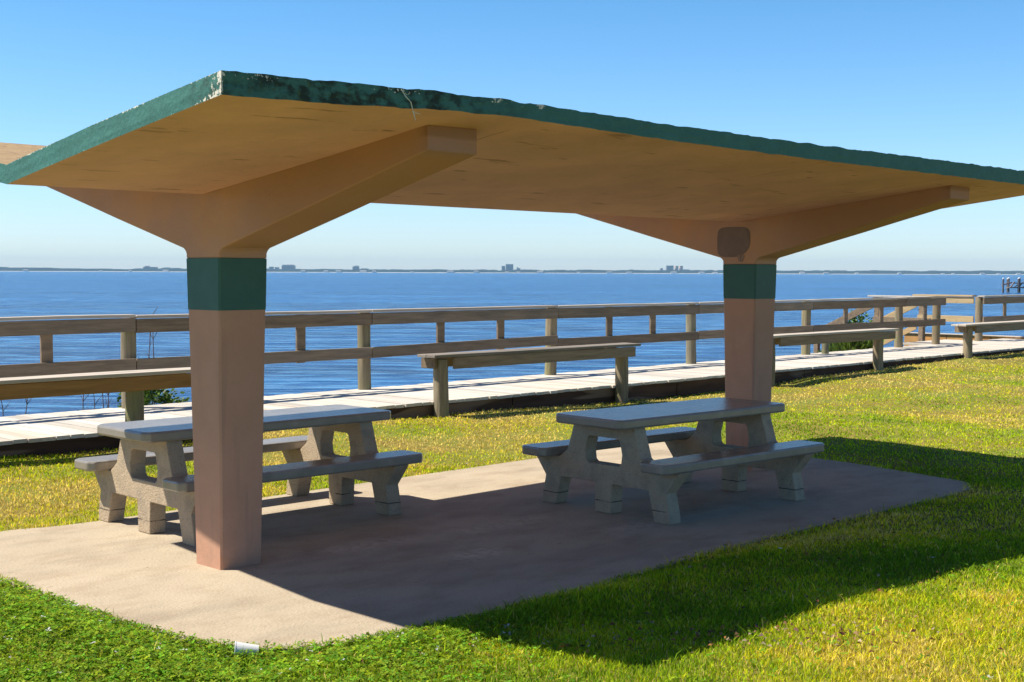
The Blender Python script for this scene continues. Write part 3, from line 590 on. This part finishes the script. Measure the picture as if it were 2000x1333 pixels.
def build_grass():
    Vs, Fs, Cs = [], [], []; off = 0
    bands = [(5.0, 7.2, 9000), (7.2, 9.5, 4800), (9.5, 13, 1900), (13, 18, 900), (18, 26, 420), (26, 40, 170)]
    for bi, (d0, d1, dens) in enumerate(bands):
        X, Y = sample(d0, d1, dens, .50 if bi else .6)
        u = (X-X1)*CP+(Y-Y1)*SP; v = (X-X1)*SP-(Y-Y1)*CP
        k = (~in_slab(u, v, .012+.035*(.5+.5*sm(u, v, 9, 1))+.02*rng.random(len(u)))) & (v > -5.12); X, Y, u, v = X[k], Y[k], u[k], v[k]; n = len(X)
        z = gz(u, v); dry = sm(X, Y, 1.1)*.65+sm(X, Y, 2.7, 2)*.5+sm(X, Y, 9, 4)*.25
        nearf = np.clip((9.5-Y)/3, 0, 1)                                  # lusher close to the camera
        left = np.clip((.6-X)/2.2, 0, 1)*nearf
        dryness = np.clip(.60-.36*nearf-.34*left+.75*dry+rng.normal(0, .20, n), 0, 1)
        dryness = np.clip(dryness+.34*np.clip((-v-2.2)/1.2, 0, 1)*np.clip((X+4)/3, 0, 1), 0, 1)
        dryness = np.where((u > 6.6) & (v > -2.6) & (u < 11), dryness*.55, dryness)
        h = rng.uniform(.014, .034, n)*(1+.5*sm(X, Y, 5, 1)*.5); tall = rng.random(n) < .012; h[tall] *= rng.uniform(1.6, 2.6, tall.sum())
        h *= 1-.25*np.clip((Y-8)/6, 0, 1)
        tuft = np.exp(-((u-.35)/.75)**2)*np.exp(-((v-2.45)/.33)**2); h *= 1+1.3*tuft*rng.uniform(.3, 1.2, n)
        edge_ = np.clip(1-np.abs(np.maximum(np.abs(u-2.9)-4.1, np.abs(v)-2.05))/.16, 0, 1); h *= 1+.5*edge_*rng.uniform(0, 1.4, n)
        w0 = np.maximum(.0021, Y*.00044)*rng.uniform(.7, 1.3, n)
        th = rng.uniform(0, 2*np.pi, n); ph = rng.uniform(0, 2*np.pi, n); lean = rng.uniform(.2, 1.1, n)*h
        px, py = np.cos(th)*w0, np.sin(th)*w0; lx, ly = np.cos(ph)*lean, np.sin(ph)*lean
        V = np.empty((n, 5, 3)); V[:, 0] = np.stack([X-px, Y-py, z-.004], 1); V[:, 1] = np.stack([X+px, Y+py, z-.004], 1)
        V[:, 2] = np.stack([X+px*.75+lx*.35, Y+py*.75+ly*.35, z+h*.6], 1); V[:, 3] = np.stack([X-px*.75+lx*.35, Y-py*.75+ly*.35, z+h*.6], 1)
        V[:, 4] = np.stack([X+lx, Y+ly, z+h], 1)
        b = off+np.arange(n)*5
        F = np.concatenate([np.stack([b, b+1, b+2, b+3], 1), np.stack([b+3, b+2, b+4, b+4], 1)])
        green = np.array([.18, .32, .014]); lime = np.array([.48, .62, .014]); gold = np.array([.84, .70, .03]); straw = np.array([.86, .66, .20])
        t = dryness[:, None]; C = np.where(t < .4, green+(lime-green)*t/.4, np.where(t < .75, lime+(gold-lime)*(t-.4)/.35, gold+(straw-gold)*(t-.75)/.25))
        C = C*rng.uniform(.50, 1.35, n)[:, None]*(1+.12*np.clip((Y-9)/8, 0, 1))[:, None]; st_ = rng.random(n) < (.03+.10*dryness*(dryness > .3)); C[st_] = straw*rng.uniform(.5, 1.2, st_.sum())[:, None]
        Vs.append(V.reshape(-1, 3)); Fs.append(F); Cs.append(np.repeat(C, 5, 0)); off += n*5
    V = np.concatenate(Vs); F = np.concatenate(Fs); C = np.concatenate(Cs)
    # split quads / tris
    tri = F[:, 2] == F[:, 3]; tri |= F[:, 3] == F[:, 2]
    return V, F, C
def grass_object(name, V, F, C, m):
    q = F[F[:, 2] != F[:, 3]]; t = F[F[:, 2] == F[:, 3]][:, :3]
    me = bpy.data.meshes.new(name); me.vertices.add(len(V)); me.vertices.foreach_set('co', V.astype('f').ravel())
    li = np.concatenate([q.ravel(), t.ravel()]); me.loops.add(len(li)); me.loops.foreach_set('vertex_index', li.astype('i'))
    me.polygons.add(len(q)+len(t)); ls = np.concatenate([np.arange(len(q))*4, len(q)*4+np.arange(len(t))*3]); lt = np.concatenate([np.full(len(q), 4), np.full(len(t), 3)])
    me.polygons.foreach_set('loop_start', ls.astype('i')); me.polygons.foreach_set('loop_total', lt.astype('i')); me.update(calc_edges=True)
    a = me.color_attributes.new('tint', 'FLOAT_COLOR', 'POINT'); a.data.foreach_set('color', np.concatenate([C, np.ones((len(C), 1))], 1).astype('f').ravel())
    me.materials.append(m); o = bpy.data.objects.new(name, me); COL.objects.link(o); return o
V, F, C = build_grass()
go = grass_object('grass', V, F, C, M['grass']); tag(go, kind='stuff')
# clover leaves, near left
def build_clover():
    X, Y = sample(5.0, 9.2, 3400, .6)
    u = (X-X1)*CP+(Y-Y1)*SP; v = (X-X1)*SP-(Y-Y1)*CP
    pr = np.clip((.4-X)/1.3, .03, 1)*np.clip(.75+.6*sm(X, Y, 4, 3), .1, 1)
    k = (~in_slab(u, v, .01+.02*(.5+.5*sm(u, v, 9, 1)))) & (v > -.5) & (rng.random(len(X)) < pr); X, Y, u, v = X[k], Y[k], u[k], v[k]; n = len(X)
    z = gz(u, v)+rng.uniform(.018, .045, n); Vs = []; Cc = []
    base = np.array([.17, .32, .018]); tint = (base*rng.uniform(.45, 1.7, (n, 1)))*np.stack([rng.uniform(.7, 1.6, n), np.ones(n), rng.uniform(.6, 1.8, n)], 1)
    fl = rng.random(n) < .007; tint[fl] = .7
    a0 = rng.uniform(0, 2*np.pi, n); s_ = rng.uniform(.006, .0135, n); Fs = []; off = 0
    for j in range(3):
        a = a0+j*2.094; ca, sa = np.cos(a), np.sin(a); tz = rng.uniform(-.5, .7, n)*s_; tz2 = rng.uniform(-.4, .4, n)*s_
        V = np.empty((n, 4, 3)); V[:, 0] = np.stack([X, Y, z], 1); V[:, 1] = np.stack([X+ca*s_+sa*s_*.62, Y+sa*s_-ca*s_*.62, z+tz-tz2], 1)
        V[:, 2] = np.stack([X+ca*s_*1.75, Y+sa*s_*1.75, z+tz*1.4], 1); V[:, 3] = np.stack([X+ca*s_-sa*s_*.62, Y+sa*s_+ca*s_*.62, z+tz+tz2], 1)
        b = off+np.arange(n)*4; Fs.append(np.stack([b, b+1, b+2, b+3], 1)); Vs.append(V.reshape(-1, 3)); Cc.append(np.repeat(tint, 4, 0)); off += n*4
    return np.concatenate(Vs), np.concatenate(Fs), np.concatenate(Cc)
V, F, C = build_clover(); cl = grass_object('clover', V, F, C, M['grass']); tag(cl, kind='stuff')
# dead leaves lying in the grass by the tip of the shadow
def litter():
    n = 900; cx = rng.normal(1.1, .55, n); cy = rng.normal(6.2, .12, n); m2 = rng.random(n) < .78; cx[m2] = rng.uniform(-1.0, 4.5, m2.sum()); cy[m2] = rng.uniform(6, 13, m2.sum())
    u = (cx-X1)*CP+(cy-Y1)*SP; v = (cx-X1)*SP-(cy-Y1)*CP; k = ~in_slab(u, v); cx, cy, u, v = cx[k], cy[k], u[k], v[k]; n = len(cx)
    z = gz(u, v)+rng.uniform(.025, .045, n); a = rng.uniform(0, 6.28, n); s_ = rng.uniform(.007, .018, n); ca, sa = np.cos(a)*s_, np.sin(a)*s_
    V = np.empty((n, 4, 3)); t = rng.uniform(-.5, .5, (n, 2))*s_[:, None]
    V[:, 0] = np.stack([cx-ca, cy-sa, z], 1); V[:, 1] = np.stack([cx+sa*.5, cy-ca*.5, z+t[:, 0]+.006], 1); V[:, 2] = np.stack([cx+ca, cy+sa, z+t[:, 1]], 1); V[:, 3] = np.stack([cx-sa*.5, cy+ca*.5, z-t[:, 0]+.006], 1)
    b = np.arange(n)*4; pal = np.array([[.30, .12, .05], [.42, .25, .12], [.55, .42, .28], [.16, .06, .04], [.45, .20, .07]]); C = pal[rng.integers(0, 5, n)]*rng.uniform(.4, .9, (n, 1))
    return V.reshape(-1, 3), np.stack([b, b+1, b+2, b+3], 1), np.repeat(C, 4, 0)
V, F, C = litter(); lt_ = grass_object('leaf_litter', V, F, C, M['leaf']); tag(lt_, kind='stuff')

# ------------------------------------------------------------------ shore plants
def bush(name, u, v, z, rx, rz_, n, label, spiky=False, size=.05, cat='bush'):
    e = empty(name, P(u, v, z)); tag(e, label, cat)
    c = P(u, v, z); V = []; F = []; C = []; r = np.random.default_rng(int(u*10+v*7+500))
    stems = MB()
    for k in range(14):
        a = r.uniform(0, 6.28); b = r.uniform(.2, .9); tip = c+Vector((math.cos(a)*rx*b*.8, math.sin(a)*rx*b*.8, rz_*r.uniform(1.0, 1.75))); stems.lathe(c, tip-c, [(0, .012), ((tip-c).length, .004)], 5)
    stems.build('stem', M['twig'], e)
    for k in range(n):
        a = r.uniform(0, 6.28); el = r.uniform(-.3, 1.57); rr = r.uniform(.35, 1.)**.5*(1+.25*math.sin(a*3+el*4)); p = c+Vector((math.cos(a)*math.cos(el)*rx*rr, math.sin(a)*math.cos(el)*rx*rr, rz_+math.sin(el)*rz_*rr))
        d = Vector((math.cos(a), math.sin(a), r.uniform(-.3, 1.2) if not spiky else r.uniform(.6, 2.4))).normalized(); s_ = size*r.uniform(.6, 1.5)*(2.2 if spiky else 1); wv2 = d.cross(Vector(r.normal(0, 1, 3))).normalized()*s_*(.13 if spiky else .36)
        o = len(V); V += [p, p+d*s_*.5+wv2, p+d*s_, p+d*s_*.5-wv2]; F.append((o, o+1, o+2, o+3)); base = np.array([.07, .12, .02]) if not spiky else np.array([.10, .15, .025]); t = base*r.uniform(.5, 2.2); C += [t]*4
    V = np.array([tuple(x) for x in V])-np.array(c); o = grass_object('foliage', V, np.array(F), np.array(C), M['leaf']); o.parent = e
bush('shore_bush', 4.25, -8.1, -.55, .42, .50, 1500, 'small leafy bush beyond the boardwalk, directly behind the left edge of the nearer column', size=.055)
bush('shore_bush', 22.95, -8.6, -.62, .60, .50, 1500, 'spiky green bush beyond the deck, under the bench right of the farther column', spiky=True, size=.08)
bush('shore_bush', 23.55, -8.55, -.62, .34, .52, 1100, 'rounder green bush beyond the deck, right of the spiky bush', size=.08)
bush('shore_bush', 28.4, -11.5, -.9, .42, .80, 700, 'yellow-green shrub top seen through the railing, below the sloping handrail', size=.10)
mb = MB()
vs = []; NB = 14
for i in range(NB+1):
    for j in range(7):
        a_ = 21.5+i*.18; b_ = -8.0-j*.45; hh = math.sin(math.pi*i/NB)**.5*(1-(j/6)**2); vs.append(P(a_, b_, -1.6+1.62*hh+.07*mnoise.noise(Vector((a_*3, b_*3, 0)))))
mb.add(vs, [(i*7+j, i*7+j+1, (i+1)*7+j+1, (i+1)*7+j) for i in range(NB) for j in range(6)])
bk = mb.build('sandy_bank', mat('sandy_bank_soil', (.50, .33, .16), .95, .1, bump=.6, bscale=9, var=.5, vscale=3), None, smooth=True); tag(bk, kind='structure')
def stem(u, v, zt, lean, label):
    r = random; zb = -1.6; mb = MB(); b = P(u, v, zb); n = 7; h = zt-zb; prev = b; pts = [b]
    for k in range(1, n+1): pts.append(b+Vector((lean*h*(k/n)**1.5+r.uniform(-.02, .02), r.uniform(-.03, .03), h*k/n)))
    for k in range(n): d = pts[k+1]-pts[k]; mb.lathe(pts[k], d, [(0, .014*(1-k/n)+.005), (d.length, .014*(1-(k+1)/n)+.005)], 5)
    for k in range(3, n+1):
        for q in range(2):
            a = r.uniform(0, 6.28); d = Vector((math.cos(a)*.7, math.sin(a)*.3, .9)); mb.lathe(pts[k], d, [(0, .006), (r.uniform(.08, .3), .003)], 4)
    o = mb.build('dry_stem', M['twig'], None); tag(o, label, 'dry plant', 'dry stems growing out of the shore behind the railing')
sx = [(15, 12.0, -.15), (42, 12.2, -.05), (160, 12.4, .02), (185, 12.3, .05), (200, 12.6, -.02), (217, 12.3, .08), (285, 12.5, .05), (300, 12.7, .02)]
lab = ['dry twiggy stem nearest the left edge of the photo, showing below the left bench', 'dry twiggy stem second from the left edge, showing below the left bench', 'leaning dry stem below the left bench, leftmost of the four left of its post', 'thin dry stem below the left bench, second of the four left of its post', 'thin dry stem below the left bench, third of the four left of its post', 'leaning dry stem below the left bench, closest to the left side of its post', 'taller dry stem left of the nearer column, the left one of two', 'taller dry stem left of the nearer column, the right one of two']
for i, (px, dd, ln) in enumerate(sx):
    D_ = 19.+.4*i; X = (px-1000)/FPX*D_; u_, v_ = UVof(X, D_); stem(u_, v_, (.05+random.uniform(-.1, .15)) if i < 6 else 1.05+.12*(i-6), ln*.5*(-1 if i % 2 else 1), lab[i])

# ------------------------------------------------------------------ pier far right
PD = 236.; k_ = PD/FPX
pr_ = empty('old_pier', Vector((960*k_, PD, wz))); tag(pr_, 'distant wooden pier with bare pilings standing in the water at the right edge', 'pier')
for i, (px, top) in enumerate([(1958, 546.5), (1977, 545.5), (1983, 547), (1988, 546), (1998, 545.5), (2007, 547), (2016, 546), (2028, 547), (2040, 546)]):
    X = (px-1000)*k_; D_ = PD+(i % 3)*2.; zt = EYE-(top-536.2)*k_
    mb = MB(); mb.lathe(Vector((X, D_, wz-1)), UPV, [(0, .17), (zt-wz+1, .15)], 10); o = mb.build('piling', M['pile'], pr_)
    mb = MB(); mb.lathe(Vector((X, D_, zt+.002)), UPV, [(0, .17), (.16, .15), (.24, .03)], 10); c_ = mb.build('piling_cap', M['white'], None); c_.data.transform(pr_.matrix_world.inverted()); c_.parent = o
mb = MB(); mb.board(Vector((88.5, PD+1, -.55)), Vector((112, PD+3, -.55)), Vector((0, 1, 0)), 2., .22, n=4); mb.build('walkway', M['wood_grey'], pr_)
mb = MB(); mb.board(Vector((87.2, PD+.5, -.1)), Vector((89.2, PD+1, .35)), Vector((0, 1, 0)), .2, .22, n=2); mb.board(Vector((89, PD, .25)), Vector((112, PD+2, .25)), Vector((0, 1, 0)), .15, .18, n=4)
for q in range(6): mb.board(Vector((88.6+q*.75, PD, -.5)), Vector((89.3+q*.75, PD, .5-.3*(q % 2))), Vector((0, 1, 0)), .2, .2, n=1, up=Vector((1, 0, 0)))
mb.build('broken_railing', mat('pier_brown', (.34, .20, .15), .9, .1), pr_)

# ------------------------------------------------------------------ far shore
FD = 5000.; kf = FD/FPX
n = 1400; xs = np.linspace(-4200, 4200, n); hz = []
for x in xs:
    px = x/kf+1000
    base = np.interp(px, [-400, 0, 90, 250, 270, 700, 2000, 2400], [9.5, 9.5, 8.5, 5.4, 8., 7.4, 8.6, 8.6])
    h = base*kf*(.80+.20*mnoise.noise(Vector((x*.012, 0, 0)))+.16*mnoise.noise(Vector((x*.05, 3, 0))))+1.2*mnoise.noise(Vector((x*.2, 7, 0))); hz.append(max(3., h))
hz = np.array(hz); rows = [(-40, .0), (-36, .45), (-28, .8), (-10, 1.), (60, 1.02), (160, 0.)]
V = np.array([[x+random.uniform(-2, 2), FD+dy, wz+(hz[i]*f_*(1+.06*mnoise.noise(Vector((x*.09, dy, 0)))) if f_ else -.5)] for i, x in enumerate(xs) for dy, f_ in rows])
tl = np_mesh('far_shore_woods', V, fgrid(n, len(rows)), [M['far_trees']], False); tag(tl, kind='stuff')
V = np.array([[-6000, FD-60, wz-.5], [6000, FD-60, wz-.5], [6000, FD-44, wz+1.1], [-6000, FD-44, wz+1.1], [6000, FD+1600, wz+1.6], [-6000, FD+1600, wz+1.6]], float)
fs_ = np_mesh('far_shore', V, np.array([[0, 1, 2, 3], [3, 2, 4, 5]]), [M['sand']], False); tag(fs_, kind='structure')
def tower(px0, px1, top, label, m='far_bldg', dep=30, floors=8, dy=-52, step=None, cat='apartment tower'):
    x0, x1 = (px0-1000)*kf, (px1-1000)*kf; hor = 530.3+.0034*((px0+px1)/2); zt = EYE+(hor-top)*kf; D0 = FD+70
    e = empty('tower_block', Vector(((x0+x1)/2, D0, wz+1))); tag(e, label, cat)
    mb = MB(); mb.box(x0, x1, D0, D0+dep, wz, zt)
    if step: mb.box(x0+(x1-x0)*step[0], x0+(x1-x0)*step[1], D0+4, D0+dep-4, zt+.01, zt+step[2])
    mb.build('wall', M[m], e)
    mb = MB(); fl = (zt-wz-8)/floors
    for k in range(floors): mb.box(x0+1.2, x1-1.2, D0-.35, D0-.02, wz+8+k*fl, wz+8+k*fl+fl*.42)
    mb.build('window_band', M['far_glass'], e)
tower(270, 295, 523.5, 'low wide building on the far shore, left of the nearer column', step=(.1, .4, 4))
tower(312, 320, 524.5, 'tiny tower on the far shore just left of the nearer column', floors=5)
tower(519, 526, 523, 'small tower on the far shore touching the right edge of the nearer column', floors=5)
tower(530, 537, 524, 'narrow tower on the far shore, left of the broad blue-grey block', floors=5)
tower(544, 569, 520.5, 'broad flat-topped block on the far shore right of the nearer column', floors=7, step=(.05, .9, 3))
tower(684, 696, 522.5, 'medium tower on the far shore, taller of the pair near the middle left', floors=6, step=(.3, .9, 3))
tower(700, 714, 526.5, 'low wide block on the far shore, right of the medium tower', floors=4)
tower(979, 986, 521.5, 'slim tower on the far shore against the left side of the tallest one', floors=8)
tower(987, 1002, 518, 'tallest tower on the far shore, in the middle of the view', floors=10)
tower(1009, 1016, 526, 'small stepped block on the far shore right of the tallest tower', floors=4, step=(.0, .4, 4))
tower(1293, 1298, 526, 'slim short tower at the left of the right-hand cluster on the far shore', floors=6)
tower(1305, 1319, 520.8, 'big grey tower of the right-hand cluster on the far shore', floors=10)
tower(1323, 1328.5, 521.5, 'tan twin tower of the far right-hand cluster, the left one', 'far_orange', floors=9)
tower(1332, 1337.5, 521.5, 'tan twin tower of the far right-hand cluster, the right one', 'far_orange', floors=9)
tower(1339, 1351, 528.5, 'low block on the far shore right of the tan twin towers', floors=3)
tower(1360, 1372, 529.5, 'low block on the far shore close to the farther column', floors=3)
# waterfront houses
hx = [(60, 'left of the low wide building, near the left edge'), (205, 'halfway between the left edge and the nearer column'), (262, 'just left of the low wide building'),
      (330, 'touching the left side of the nearer column'), (596, 'right of the broad flat-topped block'), (640, 'halfway from the broad block to the medium tower'), (664, 'just left of the medium tower'),
      (712, 'just right of the medium tower'), (733, 'second to the right of the medium tower'), (806, 'alone between the medium tower and the tallest tower'), (880, 'in the wider gap left of the tallest tower'),
      (930, 'nearest on the left of the tallest tower'), (990, 'at the foot of the tallest tower'), (1012, 'in front of the small stepped block'), (1054, 'nearest on the right of the small stepped block'),
      (1128, 'above the railing post where the long rail bends'), (1188, 'midway between the tallest tower and the right-hand cluster'), (1226, 'left of the slim short tower'), (1312, 'at the foot of the big grey tower'),
      (1366, 'in front of the low block by the farther column'), (1392, 'touching the left side of the farther column'), (1560, 'just right of the farther column, low and wide'), (1606, 'brighter, right of the farther column'),
      (1666, 'above the spiky bush by the steps'), (1748, 'above the end of the long railing'), (1832, 'above the gap in the railing'), (1852, 'right of the one above the railing gap'), (1908, 'above the corner post right of the gap'),
      (1940, 'brightest, just left of the old pier'), (1978, 'behind the pilings of the old pier')]
hproto = None
for i, (px, lb) in enumerate(hx):
    if hproto is None:
        e = empty('waterfront_house', Vector((0, 0, 0))); mb = MB(); mb.box(-7, 7, -5, 5, 0, 5.0); mb.build('wall', M['far_white'], e)
        mb = MB(); mb.add([Vector(q) for q in ((-7.8, -5.8, 5.02), (7.8, -5.8, 5.02), (7.8, 5.8, 5.02), (-7.8, 5.8, 5.02), (-5, 0, 7.6), (5, 0, 7.6))], [(3, 2, 1, 0), (0, 1, 5, 4), (2, 3, 4, 5), (1, 2, 5), (3, 0, 4)]); mb.build('roof', M['far_roof'], e); hproto = e
    else: e = copy_tree(hproto)
    s_ = random.uniform(.55, 1.25); e.scale = (s_*random.uniform(.8, 1.6), 1, s_*.8); e.location = ((px-1000)*kf, FD-47+random.uniform(-3, 2), wz+.9)
    tag(e, 'tiny far-shore house '+lb, 'house', 'waterfront houses on the far shore')

# ------------------------------------------------------------------ haze
bm = bmesh.new(); bmesh.ops.create_cube(bm, size=1); me = bpy.data.meshes.new('haze'); bm.to_mesh(me); bm.free()
hz_o = bpy.data.objects.new('haze', me); COL.objects.link(hz_o); hz_o.scale = (20000, 8200, 80); hz_o.location = (0, 3400, 33); tag(hz_o, kind='stuff')
mh = bpy.data.materials.new('haze'); mh.use_nodes = True; mh.node_tree.nodes.remove(mh.node_tree.nodes['Principled BSDF'])
pv = mh.node_tree.nodes.new('ShaderNodeVolumePrincipled'); pv.inputs['Color'].default_value = (.45, .74, 1, 1); pv.inputs['Density'].default_value = 9e-5; pv.inputs['Anisotropy'].default_value = .0
mh.node_tree.links.new(pv.outputs[0], mh.node_tree.nodes['Material Output'].inputs['Volume']); me.materials.append(mh)
